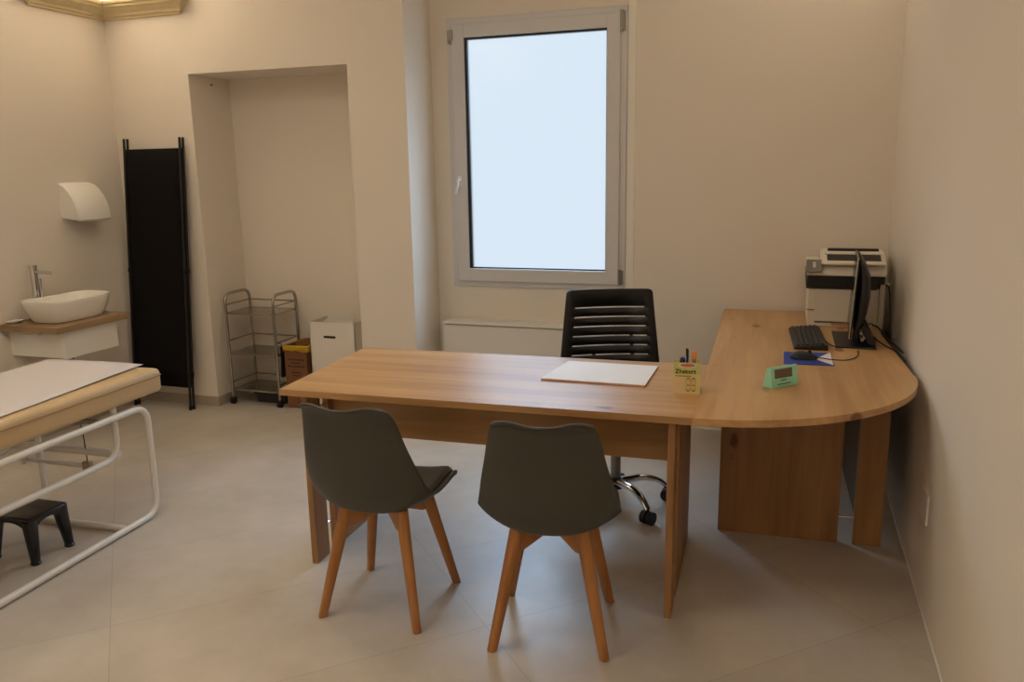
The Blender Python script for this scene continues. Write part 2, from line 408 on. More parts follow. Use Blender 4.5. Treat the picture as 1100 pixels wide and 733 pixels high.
def leg_x(a0, b0, flip=False):
    """slab leg across the main desk: narrow plank, gap with spacer pins, wide board"""
    for c0, c1 in ((b0, b0+.10), (b0+.16, -.06)):
        bm = BM(); box(bm, (a0, c0, 0), (a0+.025, c1, ZT-TH), .0015); p = obj('leg_panel', bm, 'oak_z_shaded', desk)
    for z in (.13, .64):
        bm = BM(); cyl(bm, (a0+.0125, b0+.10, z), (a0+.0125, b0+.16, z), .005, 10); obj('spacer_pin', bm, 'chrome', desk, label='chrome spacer pin')
leg_x(-1.515, -.705); leg_x(-.083, -.745)
def leg_y(b0):
    for c0, c1 in ((.061, .552), (.612, .722)):
        bm = BM(); box(bm, (c0, b0, 0), (c1, b0+.025, ZT-TH), .0015); obj('leg_panel', bm, 'oak_z_shaded', desk)
    for z in (.115, .64):
        bm = BM(); cyl(bm, (.552, b0+.0125, z), (.612, b0+.0125, z), .005, 10); obj('spacer_pin', bm, 'chrome', desk, label='chrome spacer pin')
leg_y(.043); leg_y(1.34)
bm = BM(); box(bm, (-1.49, -.50, .50), (-.083, -.482, ZT-TH), .001); obj('modesty_panel', bm, 'oak_x', desk)
bm = BM(); box(bm, (.618, .068, .11), (.634, 1.34, ZT-TH), .001); obj('modesty_panel', bm, 'black', desk, label='modesty panel blackened for shade')  # coloured black and reaching low to paint the shade in the leg gap

# ------------------------------------------------------------------ visitor chairs
def lerp(a, b, t): return a+(b-a)*t
def interp(tab, v):
    for (v0, *a), (v1, *b) in zip(tab, tab[1:]):
        if v <= v1:
            t = (v-v0)/(v1-v0); return [lerp(x, y, t) for x, y in zip(a, b)]
    return list(tab[-1][1:])
def make_visitor_chair():
    t = thing('visitor_chair', 'x', 'chair', (0, 0, 0), 0, 'visitor chairs in front of the desk')
    #    v    y     z     halfw  rim lift  
    tab = [(0., .235, .404, .165, .024), (.06, .230, .416, .185, .028), (.2, .13, .420, .215, .046), (.36, -.02, .408, .230, .064), (.48, -.125, .406, .235, .088),
           (.56, -.190, .430, .236, .098), (.63, -.222, .492, .229, .088), (.72, -.240, .590, .211, .062), (.82, -.258, .680, .190, .046), (.92, -.276, .780, .171, .036), (.965, -.286, .822, .161, .030), (1., -.316, .844, .150, .022)]
    def surf(v, s, inner=0.):
        y, z, w, l = interp(tab, v)
        y0, z0, *_ = interp(tab, max(0, v-.02)); y1, z1, *_ = interp(tab, min(1, v+.02))
        d = Vector((0, y1-y0, z1-z0)).normalized(); nrm = Vector((0, d.z, -d.y))   # towards the sitter
        if nrm.z < 0 and abs(nrm.y) < .3: nrm = -nrm
        p = Vector((w*s, y, z)) + nrm*(l*abs(s)**2.6 + inner)
        if v > .9:
            k = (v-.9)/.1; p.z += k*(-.020*(1-s*s)**2 - .034*max(0, abs(s)-.70)/.30)
        return p
    vs = [0, .03, .06, .12, .2, .28, .36, .42, .48, .52, .56, .6, .63, .67, .72, .77, .82, .87, .92, .95, .975, 1.]
    ss = [-1, -.93, -.8, -.6, -.4, -.2, 0, .2, .4, .6, .8, .93, 1]
    bm = BM(); grid(bm, [[surf(v, s) for s in ss] for v in vs]); obj('shell', bm, 'shell', t, smooth=True, solid=.012, sub=1)
    bm = BM(); cv = [.03, .05, .1, .2, .3, .4, .47, .52]; cs = [-.88, -.82, -.6, -.3, 0, .3, .6, .82, .88]
    top = [[surf(v, s, .034 if (0 < i < len(cv)-1 and abs(s) < .86) else .012) for s in cs] for i, v in enumerate(cv)]
    bot = [[surf(v, s, .004) for s in cs] for v in cv]
    Vt = grid(bm, top); Vb = grid(bm, [r[::-1] for r in bot])
    n = len(cs)
    for i in range(len(cv)-1):
        bm.faces.new((Vt[i][0], Vt[i+1][0], Vb[i+1][n-1], Vb[i][n-1])); bm.faces.new((Vt[i][n-1], Vb[i][0], Vb[i+1][0], Vt[i+1][n-1]))
    for k in range(n-1):
        bm.faces.new((Vt[0][k], Vb[0][n-1-k], Vb[0][n-2-k], Vt[0][k+1])); bm.faces.new((Vt[-1][k], Vt[-1][k+1], Vb[-1][n-2-k], Vb[-1][n-1-k]))
    obj('seat_cushion', bm, 'cushion', t, smooth=True, sub=1)
    for sx in (-1, 1):
        for sy in (-1, 1):
            bm = BM(); a = Vector((sx*.106, sy*.100, .414)); b = Vector((sx*.186, sy*.184, .002))
            ang = math.atan2(sy, sx); u = Vector((math.cos(ang), math.sin(ang), 0)); v = Vector((-math.sin(ang), math.cos(ang), 0)); rows = []
            for k in range(9):
                f = k/8; c = a.lerp(b, f); hu, hv = lerp(.024, .0155, f), lerp(.021, .0145, f)
                ring_ = []
                for q in range(12):
                    th = 2*PI*q/12; e = .62
                    cx_, sy_ = math.cos(th), math.sin(th)
                    ring_.append(bm.verts.new(c+u*hu*math.copysign(abs(cx_)**e, cx_)+v*hv*math.copysign(abs(sy_)**e, sy_)))
                rows.append(ring_)
            for A, B in zip(rows, rows[1:]):
                for q in range(12): bm.faces.new((A[q], A[(q+1) % 12], B[(q+1) % 12], B[q]))
            bm.faces.new(rows[0]); bm.faces.new(rows[-1][::-1]); obj('leg', bm, 'beech', t, smooth=True)
    for ang in (45, -45):
        bm = BM(); L = .150
        prism(bm, [(-L, .405), (-L-.004, .335), (-L+.02, .332), (-.012, .372), (.012, .372), (L-.02, .332), (L+.004, .335), (L, .405)], -.013, .013, 'Y', bev=.002, M4=Matrix.Rotation(R(ang), 4, 'Z'))
        obj('cross_brace', bm, 'beech', t)
    bm = BM(); lathe(bm, [(.0, .402), (.085, .402), (.085, .413), (.0, .416)], (0, 0, -.008), 20); obj('mounting_plate', bm, 'black', t)
    return t
ch = make_visitor_chair()
ch.location = (-1.862, -2.374, 0); ch.rotation_euler = (0, 0, R(.5)); ch['label'] = 'dark grey shell chair with wooden legs, nearer the left end of the desk'
dup(ch, (-1.232, -2.372, 0), R(9), 'dark grey wooden-legged shell chair before the middle of the desk, second from the left')

# ------------------------------------------------------------------ swivel chair behind the desk
oc = thing('office_chair', 'black swivel office chair with slotted backrest behind the desk', 'chair', (-1.238, -1.268, 0), R(200.5))
# local: +y is the way the sitter faces
def back_pt(u, z):
    k = (z-.55)/.45; w = lerp(.250, .205, k)
    return Vector((u*w, -.222-.03*k+.028*u*u, z))
zs = [.53]; slots = []
z = .585
while z < .94:
    zs += [z, z+.0075]; slots.append((z, z+.0075)); z += .0462
zs += [.985, .9955, .999]
us = [-1, -.9, -.79, -.35, 0, .35, .79, .9, 1]
bm = BM(); V = []
for zz in zs:
    row = []
    for u in us:
        uu = u
        if zz > .99: uu = u*(.965 if zz < .998 else .90)
        if zz < .54: uu = u*.95
        row.append(bm.verts.new(back_pt(uu, zz)))
    V.append(row)
for i in range(len(zs)-1):
    hole = (zs[i], zs[i+1]) in slots
    for k in range(len(us)-1):
        if hole and -.8 < us[k] < .78: continue
        bm.faces.new((V[i][k], V[i][k+1], V[i+1][k+1], V[i+1][k]))
obj('backrest', bm, 'black', oc, smooth=True, solid=.018)
bm = BM(); tube(bm, [back_pt(-.49, .80)+Vector((0, -.03, 0)), back_pt(-.49, .56)+Vector((0, -.03, 0)), (-.06, -.20, .47), (0, -.08, .44)], .009, 8); tube(bm, [back_pt(.3, .70)+Vector((0, -.03, 0)), back_pt(.3, .56)+Vector((0, -.03, 0)), (.06, -.20, .47), (0, -.08, .44)], .009, 8)
obj('backrest_bracket', bm, 'black', oc, smooth=True)
bm = BM(); box(bm, (-.235, -.21, .445), (.235, .24, .515), .03, 4); obj('seat', bm, 'black_fabric', oc, smooth=True)
bm = BM(); box(bm, (-.09, -.11, .415), (.09, .11, .446), .008); obj('tilt_mechanism', bm, 'black', oc)
bm = BM(); cyl(bm, (0, 0, .27), (0, 0, .42), .014, 16); obj('gas_piston', bm, 'chrome', oc, smooth=True)
bm = BM(); cyl(bm, (0, 0, .10), (0, 0, .275), .024, 18); cyl(bm, (0, 0, .262), (0, 0, .282), .029, 18); obj('gas_column', bm, 'fitting', oc, smooth=True)
bm = BM(); cyl(bm, (0, 0, .085), (0, 0, .135), .036, 18); obj('base_hub', bm, 'dark_metal', oc, smooth=True)
for k in range(5):
    a = R(-44.5-200.5+72*k); d = Vector((math.cos(a), math.sin(a), 0)); n = Vector((-math.sin(a), math.cos(a), 0))
    pts = fillet([d*.025+Vector((0, 0, .118)), d*.14+Vector((0, 0, .128)), d*.215+Vector((0, 0, .105)), d*.258+Vector((0, 0, .066))], .09, 6)
    bm = BM(); tube(bm, pts, .017, 12, radii=[lerp(.023, .014, i/(len(pts)-1)) for i in range(len(pts))], flat=.8); leg = obj('base_arm', bm, 'chrome', oc, smooth=True)
    c = d*.258; bm = BM()
    cyl(bm, c+Vector((0, 0, .03)), c+Vector((0, 0, .068)), .007, 10)
    for sgn in (-1, 1):
        w = n.lerp(d, .75 if k == 0 else .35).normalized()
        cyl(bm, c+w*sgn*.004+Vector((0, 0, .0305)), c+w*sgn*.028+Vector((0, 0, .0305)), .030, 20)
    obj('caster', bm, 'black', leg, smooth=True)

# ------------------------------------------------------------------ things on the desk
def on_desk(x, y): return (x, y, ZT)
pad = thing('desk_pad', 'large white paper pad lying on the desk top', 'paper pad', (-1.2, -1.73, ZT))
pp = [(-1.422, -1.891), (-1.002, -1.894), (-1.003, -1.575), (-1.368, -1.575)]
pp = [(-1.415, -1.891), (-1.005, -1.892), (-1.003, -1.575), (-1.385, -1.575)]
bm = BM(); prism(bm, pp, ZT+.0005, ZT+.007); obj('backing_sheets', bm, 'pad_edge', pad, local=False, label='stacked sheet edges')
bm = BM(); prism(bm, pp, ZT+.007, ZT+.0085); obj('top_sheet', bm, 'pad_paper', pad, local=False)

# pen box
pb = thing('pen_box', 'yellow-green cardboard pen box with bold black lettering on the desk', 'pen holder', (-.893, -1.952, ZT), R(7.6))
w, d, h = .098, .052, .118; e = .0015
bm = BM(); box(bm, (0, 0, 0), (w, e, h*.86)); box(bm, (0, d-e, 0), (w, d, h)); box(bm, (0, 0, 0), (e, d, h)); box(bm, (w-e, 0, 0), (w, d, h)); box(bm, (0, 0, 0), (w, d, e))
pc = obj('carton', bm, 'yellow_card', pb)
bm = BM(); box(bm, (0, -.0006, h*.62), (w, 0, h)); obj('green_band', bm, 'green_card', pc, label='green printed band')
def oval(bm, cx, cz, rx, rz, y0, y1, n=28):
    prism(bm, [(cx+rx*math.cos(2*PI*k/n), cz+rz*math.sin(2*PI*k/n)) for k in range(n)], y0, y1, 'Y')
bm = BM(); oval(bm, w*.52, h*.91, .031, .0095, -.0014, -.0006); obj('oval_rim', bm, 'card_white', pc, label='white oval rim')
bm = BM(); oval(bm, w*.52, h*.92, .027, .007, -.0020, -.0014); obj('oval_cutout', bm, 'card_pink', pc, label='orange brown oval opening')
bm = text_bm('Zhekort', .0225, .0005); bmesh.ops.rotate(bm, cent=(0, 0, 0), matrix=Matrix.Rotation(PI/2, 3, 'X'), verts=bm.verts)
xs = [v.co.x for v in bm.verts]; sc = .074/(max(xs)-min(xs)); bmesh.ops.scale(bm, vec=(sc, 1, 1), verts=bm.verts); bmesh.ops.translate(bm, vec=(.008, -.0012, h*.66), verts=bm.verts)
obj('lettering', bm, 'ink', pc, label='bold black lettering')
bm = BM()
x = .008
for k, wd in enumerate((.010, .006, .009, .005, .008, .007, .006, .006)):
    box(bm, (x, -.0012, h*.565), (x+wd*.8, -.0006, h*.587)); x += wd
obj('small_print', bm, 'ink', pc, label='small line of print')
bm = BM()
for cx in (.054, .073):
    ring(bm, cx-.007, cx+.008, h*.14, h*.47, .001, .001, .001, .001, -.0012, -.0004, 0)
    box(bm, (cx-.005, -.0012, h*.49), (cx+.006, -.0004, h*.52)); box(bm, (cx-.005, -.0012, h*.09), (cx+.006, -.0004, h*.12)); box(bm, (cx-.003, -.0012, h*.27), (cx+.005, -.0004, h*.30))
obj('product_drawing', bm, 'ink_red', pc, label='thin line drawing')
bm = BM(); box(bm, (0, -.0003, 0), (w*.42, 0, h*.5)); obj('cream_panel', bm, 'card_cream', pc)
Mp = world_of(pb)
def inbox(p): return Mp @ Vector(p)
t = thing('ballpoint_pen', 'dark blue ballpoint pen with pocket clip standing in the pen box', 'pen', inbox((.048, .026, .003)))
bm = BM(); tube(bm, [inbox((.046, .026, .004)), inbox((.050, .028, .132))], .0045, 10); obj('barrel', bm, 'blue', t, local=False, smooth=True)
bm = BM(); tube(bm, [inbox((.050, .028, .132)), inbox((.048, .029, .164))], .0048, 10); box(bm, (.0505, .021, .128), (.054, .024, .160), .001, M4=Mp); obj('cap', bm, 'black', t, local=False, smooth=True)
t = thing('highlighter', 'orange capped highlighter in the pen box', 'pen', inbox((.076, .028, .003)))
bm = BM(); tube(bm, [inbox((.072, .028, .004)), inbox((.075, .028, .133))], .0075, 12); obj('barrel', bm, 'lilac', t, local=False, smooth=True)
bm = BM(); tube(bm, [inbox((.075, .028, .126)), inbox((.0745, .028, .150)), inbox((.074, .028, .157))], .0085, 12, radii=[.0085, .0075, .004]); obj('cap', bm, 'orange', t, local=False, smooth=True)
t = thing('blue_marker', 'short round-topped blue marker in the pen box beside the pen', 'pen', inbox((.030, .030, .003)))
bm = BM(); tube(bm, [inbox((.030, .030, .004)), inbox((.033, .030, .112))], .007, 12); obj('barrel', bm, 'blue', t, local=False, smooth=True)
bm = BM(); lathe(bm, [(.009, 0), (.0105, .006), (.010, .016), (.006, .023), (0, .025)], inbox((.033, .030, .108)), 14); obj('cap', bm, 'blue', t, local=False, smooth=True)

# desk clock
ck = thing('desk_clock', 'mint green digital desk clock with brown display, on the rounded corner of the desk', 'clock', (-.548, -1.797, ZT), R(46))
bm = BM(); w = .132
prism(bm, [(0, 0), (.048, 0), (.034, .070), (.016, .078), (.010, .078)], 0, w, 'X', bev=.003)
obj('case', bm, 'mint', ck)
tilt = Matrix.Rotation(math.atan2(.010, .078), 4, 'X')
Mt = Matrix.Rotation(-math.atan2(.010, .078), 4, 'X')
bm = BM(); box(bm, (.016, -.0008, .036), (.104, .001, .070), .0004, M4=Mt); obj('display', bm, 'lcd', ck, label='brown grey display')
bm = BM(); box(bm, (.045, -.0007, .026), (.075, .0005, .029), M4=Mt); box(bm, (.028, -.0007, .012), (.095, .0005, .0145), M4=Mt); obj('printed_lines', bm, 'ink', ck, label='small dark printing')

# mouse mat, mouse, keyboard
t = thing('mouse_mat', 'blue mouse mat with a white corner under the mouse', 'mouse mat', (-.41, -1.25, ZT))
q = [(-.511, -1.379), (-.312, -1.362), (-.318, -1.122), (-.512, -1.142)]
bm = BM(); prism(bm, q, ZT+.0005, ZT+.003); obj('mat_surface', bm, 'mat_blue', t, local=False)
bm = BM(); prism(bm, [(-.316, -1.358), (-.3185, -1.125), (-.325, -1.125), (-.385, -1.262)], ZT+.003, ZT+.0034); obj('white_corner', bm, 'mat_white', t, local=False, label='white triangle print')
t = thing('computer_mouse', 'black computer mouse lying on the blue mat', 'mouse', (-.43, -1.265, ZT+.0036), R(4))
bm = BM(); rows = []
for i in range(11):
    f = i/10; x = lerp(-.058, .056, f); wv = .031*math.sqrt(max(0, 1-(2*f-1)**4*.98)); hz = .036*math.sin(PI*min(1, max(0, .06+.88*f)))**.6*(1-.25*f)
    rows.append([(x, wv*math.cos(PI*k/10), .001+hz*math.sin(PI*k/10)**.8) for k in range(11)])
V = grid(bm, rows)
for a, b in zip(V, V[1:]): bm.faces.new((a[0], b[0], b[-1], a[-1]))
bm.faces.new(V[0]); bm.faces.new(V[-1][::-1]); obj('mouse_body', bm, 'black', t, smooth=True)
bm = BM(); cyl(bm, (.022, -.004, .028), (.022, .004, .028), .008, 12); obj('scroll_wheel', bm, 'rubber', t)
bm = BM(); tube(bm, fillet([(.054, 0, .008), (.11, -.012, .002), (.17, -.01, .001), (.215, .05, .001), (.235, .12, .001), (.24, .19, .001)], .06), .0022, 6); obj('mouse_cable', bm, 'cable', t)
kb = thing('keyboard', 'black keyboard lying in front of the monitor', 'keyboard', (-.41, -.84, ZT), R(3))
bm = BM(); prism(bm, [(-.072, .002), (.072, .002), (.072, .024), (.05, .026), (-.066, .014), (-.072, .010)], -.235, .235, 'Y', bev=.003); kc = obj('keyboard_case', bm, 'black', kb)
bm = BM()
for r in range(6):
    x0 = -.062+r*.0205; zt = .013+ (x0+.066)*.105
    for k in range(22):
        y0 = -.226+k*.0206; box(bm, (x0, y0, zt-.002), (x0+.0165, y0+.0175, zt+.009), .0025, 1)
obj('keycaps', bm, 'key', kc)
for sy in (-.19, .19):
    for xa in (.045, -.062):
        bm = BM(); box(bm, (xa, sy-.02, 0), (xa+.014, sy+.02, .0045), .001); obj('rubber_foot', bm, 'rubber', kc)
bm = BM(); tube(bm, fillet([(.072, -.05, .015), (.085, -.08, .004), (.10, -.13, .003), (.112, -.14, .003)], .03), .0022, 6); obj('keyboard_cable', bm, 'cable', kb)

# monitor seen edge-on
SH = Matrix.Identity(4); SH[0][1] = .045; SH[0][3] = .045*.98
mo = thing('monitor', 'black flat monitor seen edge-on, with a thin silver edge, on the desk', 'monitor', (-.2, -.87, ZT))
bm = BM()
prism(bm, [(-.238, .800), (-.228, .798), (-.212, 1.152), (-.222, 1.156)], -.98, -.54, 'Y', bev=.002, M4=SH)
obj('screen', bm, 'black_gloss', mo, local=False)
bm = BM(); ring_pts = [(-.2395, .797), (-.2345, .797), (-.2185, 1.157), (-.2235, 1.157)]
prism(bm, ring_pts, -.984, -.979, 'Y', M4=SH); obj('silver_bezel', bm, 'silver', mo, local=False, label='thin silver front edge')
bm = BM(); rows = []
for (fz, dz) in ((0, .014), (.1, .040), (.25, .058), (.5, .066), (.75, .058), (.9, .036), (1, .010)):
    z_ = lerp(.802, 1.150, fz); x_ = lerp(-.229, -.214, fz)
    rows.append([(x_+dz*s_, y_, z_) for y_, s_ in ((-.976, .35), (-.955, .8), (-.88, .97), (-.76, 1), (-.64, .95), (-.57, .7), (-.545, .25))])
grid(bm, rows); bmesh.ops.transform(bm, matrix=SH, verts=bm.verts); obj('back_cover', bm, 'black', mo, local=False, smooth=True, solid=.004)
bm = BM(); box(bm, (-.292, -.995, ZT), (-.120, -.62, ZT+.007), .002); obj('base_plate', bm, 'dark_metal', mo, local=False)
bm = BM(); prism(bm, [(-.200, .96), (-.192, .76), (-.128, .762), (-.125, .79), (-.178, .90), (-.190, .98)], -.84, -.66, 'Y', bev=.004); obj('support_arm', bm, 'black', mo, local=False)
bm = BM(); prism(bm, [(-.188, .842), (-.150, .764), (-.122, .764), (-.120, .79), (-.176, .86)], -.955, -.93, 'Y', bev=.002); obj('hinge_cheek', bm, 'black_gloss', mo, local=False)
for k, (x_, z_) in enumerate(((-.182, .815), (-.168, .795), (-.176, .785))):
    bm = BM(); box(bm, (x_-.006, -.935, z_-.008), (x_+.006, -.87, z_+.008), .002); obj('connector', bm, 'silver', mo, local=False)

# printer
pr = thing('printer', 'white and black multifunction laser printer at the back of the desk', 'printer', (-.235, -.28, ZT))
y0, y1 = -.475, -.075
bm = BM(); box(bm, (-.408, y0, ZT), (-.075, y1, .955), .006); obj('body', bm, 'printer_white', pr, local=False)
bm = BM(); box(bm, (-.372, y0-.006, ZT+.028), (-.092, y0, .948), .003); obj('front_cover', bm, 'printer_white', pr, local=False)
bm = BM(); box(bm, (-.412, y0-.004, ZT+.085), (-.374, y0, ZT+.089)); box(bm, (-.372, y0-.003, ZT+.020), (-.092, y0, ZT+.026)); obj('seam', bm, 'printer_grey', pr, local=False)
bm = BM(); box(bm, (-.290, y0-.010, ZT+.012), (-.18, y0-.003, ZT+.020), .002); obj('tray_grip', bm, 'card_pink', pr, local=False, label='brown tray grip')
bm = BM(); box(bm, (-.420, y0-.012, .952), (-.084, y1, 1.020), .004); box(bm, (-.09, y0-.008, .978), (-.052, y1, 1.018), .003); obj('output_bay', bm, 'black', pr, local=False, label='black output bay')
bm = BM(); box(bm, (-.072, y0+.01, ZT), (-.048, y1, .985), .004); obj('side_panel', bm, 'printer_white', pr, local=False)
bm = BM(); prism(bm, [(y0-.020, 1.019), (y1, 1.019), (y1, 1.075), (y0+.03, 1.072), (y0-.012, 1.040)], -.418, -.048, 'X', bev=.006); obj('scanner_unit', bm, 'printer_white', pr, local=False)
bm = BM(); prism(bm, [(y0-.012, 1.072), (y1-.02, 1.072), (y1-.05, 1.126), (y0+.15, 1.126), (y0+.02, 1.088), (y0-.012, 1.082)], -.352, -.050, 'X', bev=.008); adf = obj('document_feeder', bm, 'printer_white', pr, local=False)
bm = BM()
prism(bm, [(y0+.030, 1.088), (y0+.110, 1.112), (y0+.110, 1.1165), (y0+.030, 1.0925)], -.325, -.072, 'X'); obj('feeder_slot', bm, 'black', adf, local=False, label='dark feeder slot')
bm = BM(); prism(bm, [(y0+.105, 1.110), (y0+.135, 1.119), (y0+.135, 1.129), (y0+.105, 1.120)], -.335, -.065, 'X'); obj('feeder_lip', bm, 'printer_white', adf, local=False)
bm = BM(); box(bm, (-.32, y0+.16, 1.124), (-.075, y0+.20, 1.139), .002); obj('paper_guide', bm, 'black', adf, local=False, label='dark paper guide')
bm = BM(); prism(bm, [(y0-.045, 1.042), (y0-.035, 1.036), (y0+.055, 1.068), (y0+.045, 1.094)], -.424, -.348, 'X', bev=.003); cp = obj('control_panel', bm, 'printer_grey', pr, local=False, label='tilted grey control panel')
bm = BM(); prism(bm, [(y0-.020, 1.0585), (y0+.02, 1.0815), (y0+.02, 1.0835), (y0-.020, 1.0605)], -.393, -.379, 'X'); obj('panel_screen', bm, 'silver', cp, local=False)

# cables behind the monitor and the printer
def cable(name, pts, label, r=.0035):
    bm = BM(); tube(bm, fillet(pts, .05, 5), r, 8); return tag(obj(name, bm, 'cable', smooth=True), label, 'cable', None)
cable('power_cable', [(-.114, -.80, ZT+.02), (-.105, -.86, ZT+.015), (-.075, -.93, ZT+.005), (-.045, -1.02, ZT+.005), (-.032, -1.16, ZT+.005), (-.03, -1.22, ZT+.005)], 'black cable running from the monitor foot along the right wall, the nearer one')
cable('video_cable', [(-.112, -.66, ZT+.05), (-.09, -.70, ZT+.05), (-.06, -.80, ZT+.012), (-.03, -.92, ZT+.006), (-.020, -1.05, ZT+.006)], 'black cable arching from behind the monitor to the right wall, the farther one')
cable('printer_cable', [(-.043, -.38, .965), (-.028, -.40, .965), (-.020, -.42, .93), (-.018, -.50, .80), (-.024, -.54, ZT+.006), (-.04, -.60, ZT+.006)], 'black cable hanging down the right side of the printer')

# ------------------------------------------------------------------ steel trolley in the niche
tr = thing('steel_trolley', 'chrome three-tier trolley on black casters in the wall niche', 'trolley', (-3.94, -.16, 0))
TX0, TX1, TY0, TY1 = -4.132, -3.752, -.300, -.030; rr = .0105
frames_ = []
for x in (TX0, TX1):
    bm = BM(); tube(bm, fillet([(x, TY0, .05), (x, TY0, .775), (x, TY1, .775), (x, TY1, .05)], .07, 7), rr, 10); sfr = obj('side_frame', bm, 'steel', tr, local=False, smooth=True); frames_.append(sfr)
for z_, zr in ((.645, .700), (.365, .450), (.108, .156)):
    bm = BM(); x0, x1, a, b = TX0+.006, TX1-.006, TY0+.004, TY1-.004
    box(bm, (x0, a, z_-.002), (x1, b, z_)); box(bm, (x0, a-.004, z_-.010), (x1, a, z_+.002), .001); box(bm, (x0, b, z_-.010), (x1, b+.004, z_+.002), .001)
    box(bm, (x0-.002, a, z_-.010), (x0+.002, b, z_+.002), .001); box(bm, (x1-.002, a, z_-.010), (x1+.002, b, z_+.002), .001); obj('shelf', bm, 'steel', tr, local=False)
    bm = BM(); tube(bm, [(TX0, TY0, zr), (TX0, TY1, zr), (TX1, TY1, zr), (TX1, TY0, zr)], .0055, 8); obj('guard_rail', bm, 'steel', tr, local=False, smooth=True)
for x in (TX0, TX1):
    for y in (TY0, TY1):
        bm = BM(); cyl(bm, (x-.011, y, .026), (x+.011, y, .026), .026, 18); box(bm, (x-.014, y-.012, .03), (x+.014, y+.012, .054), .004); obj('caster', bm, 'rubber', frames_[0 if x == TX0 else 1], local=False, smooth=True)
# dark box under the trolley
t = thing('storage_box', 'low dark grey box on the floor under the trolley', 'box', (-3.87, -.12, 0))
bm = BM(); box(bm, (-4.0, -.215, 0), (-3.772, -.05, .078), .006); obj('box_body', bm, 'dark_bin', t, local=False)
bm = BM(); box(bm, (-4.005, -.22, .078), (-3.768, -.045, .090), .004); obj('lid', bm, 'dark_bin', t, local=False)
# bag between trolley and carton
t = thing('hanging_bag', 'black bag hanging on the right side of the trolley', 'bag', (-3.727, -.268, .215))
bm = BM(); rows = []
for i in range(9):
    f = i/8; z_ = lerp(.215, .425, f); wv = lerp(.030, .018, f); th = .0105*(1-.4*f)
    rows.append([(-3.727+th*math.cos(2*PI*k/14)+.001*math.sin(9*f+k), -.268+wv*math.sin(2*PI*k/14), z_) for k in range(14)]); rows[-1].append(rows[-1][0])
grid(bm, rows); bmesh.ops.remove_doubles(bm, verts=bm.verts, dist=1e-5); obj('bag_body', bm, 'black_fabric', t, local=False, smooth=True)
bm = BM(); tube(bm, fillet([(-3.727, -.268, .42), (-3.729, -.272, .445), (-3.740, -.290, .448)], .012), .003, 8); obj('strap', bm, 'black', t, local=False)

# yellow-lined waste carton
t = thing('waste_carton', 'brown cardboard waste carton lined with a yellow bag beside the trolley', 'box', (-3.6, -.15, 0))
bm = BM(); x0, x1, a, b, h = -3.708, -3.535, -.275, -.02, .43; e = .004
box(bm, (x0, a, 0), (x1, a+e, h)); box(bm, (x0, b-e, 0), (x1, b, h)); box(bm, (x0, a, 0), (x0+e, b, h)); box(bm, (x1-e, a, 0), (x1, b, h)); box(bm, (x0, a, 0), (x1, b, e))
wc = obj('carton', bm, 'cardboard', t, local=False)
bm = BM(); e2 = .006
loop = [(x0-e2, a-e2), (x1+e2, a-e2), (x1+e2, b+e2), (x0-e2, b+e2)]
n_ = 10; base = []
for i in range(4):
    p, q_ = loop[i], loop[(i+1) % 4]
    for k in range(n_): base.append((lerp(p[0], q_[0], k/n_), lerp(p[1], q_[1], k/n_)))
base.append(base[0])
cx_, cy_ = (x0+x1)/2, (a+b)/2
rows = [[(x, y, h-.036+.003*math.sin(i*1.3)+.006*math.sin(i*.37)) for i, (x, y) in enumerate(base)], [(x, y, h+.004) for x, y in base],
        [(cx_+(x-cx_)*.93, cy_+(y-cy_)*.93, h+.006) for x, y in base], [(cx_+(x-cx_)*.86, cy_+(y-cy_)*.9, h-.06) for x, y in base]]
for r_ in rows: r_[-1] = r_[0]
grid(bm, rows); bmesh.ops.remove_doubles(bm, verts=bm.verts, dist=1e-5); obj('bag_liner', bm, 'yellow_bag', t, local=False, smooth=True, solid=.001)
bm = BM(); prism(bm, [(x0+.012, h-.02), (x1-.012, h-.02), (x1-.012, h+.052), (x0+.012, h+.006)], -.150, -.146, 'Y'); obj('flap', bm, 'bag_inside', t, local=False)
bm = BM()
for z_, xa, xb in ((.335, .030, .150), (.312, .045, .115), (.288, .022, .148), (.245, .05, .12), (.225, .06, .11)):
    x = x0+xa
    while x < x0+xb:
        wd = random.uniform(.008, .02); box(bm, (x, a-.0012, z_), (min(x+wd, x0+xb), a-.0004, z_+.009)); x += wd+.004
obj('printing', bm, 'print_and_shade', wc, local=False, label='faded dark printed lines')

# white carton with a grip hole
t = thing('white_carton', 'open white cardboard carton with a grip hole in the niche', 'box', (-3.35, -.15, 0))
x0, x1, a, b, h = -3.515, -3.175, -.252, -.02, .602; e = .004
hx0, hx1, hz0, hz1 = -3.412, -3.320, .494, .511
bm = BM(); gx = [x0, hx0, hx1, x1]; gz = [0, hz0, hz1, h]; V = [[bm.verts.new((x, a+.002, z_)) for x in gx] for z_ in gz]
for i in range(3):
    for k in range(3):
        if (i, k) != (1, 1): bm.faces.new((V[i][k], V[i][k+1], V[i+1][k+1], V[i+1][k]))
obj('front_panel', bm, 'white_card', t, local=False, solid=.004)
bm = BM()
box(bm, (x0, b-e, 0), (x1, b, h)); box(bm, (x0, a, 0), (x0+e, b, h)); box(bm, (x1-e, a, 0), (x1, b, h)); box(bm, (x0, a, 0), (x1, b, e)); obj('carton', bm, 'white_card', t, local=False)
bm = BM(); box(bm, (hx0-.02, a+.012, hz0-.03), (hx1+.02, a+.016, hz1+.03)); obj('grip_shade', bm, 'print_and_shade', t, local=False, label='dark sheet for the shade behind the grip hole')  # dark sheet inside the carton, painting the shade behind the hole
bm = BM(); prism(bm, [(x0+.03, h-.05), (x1-.075, h-.05), (x1-.075, h+.055), (x0+.05, h)], -.135, -.131, 'Y'); obj('flap', bm, 'white_card', t, local=False)

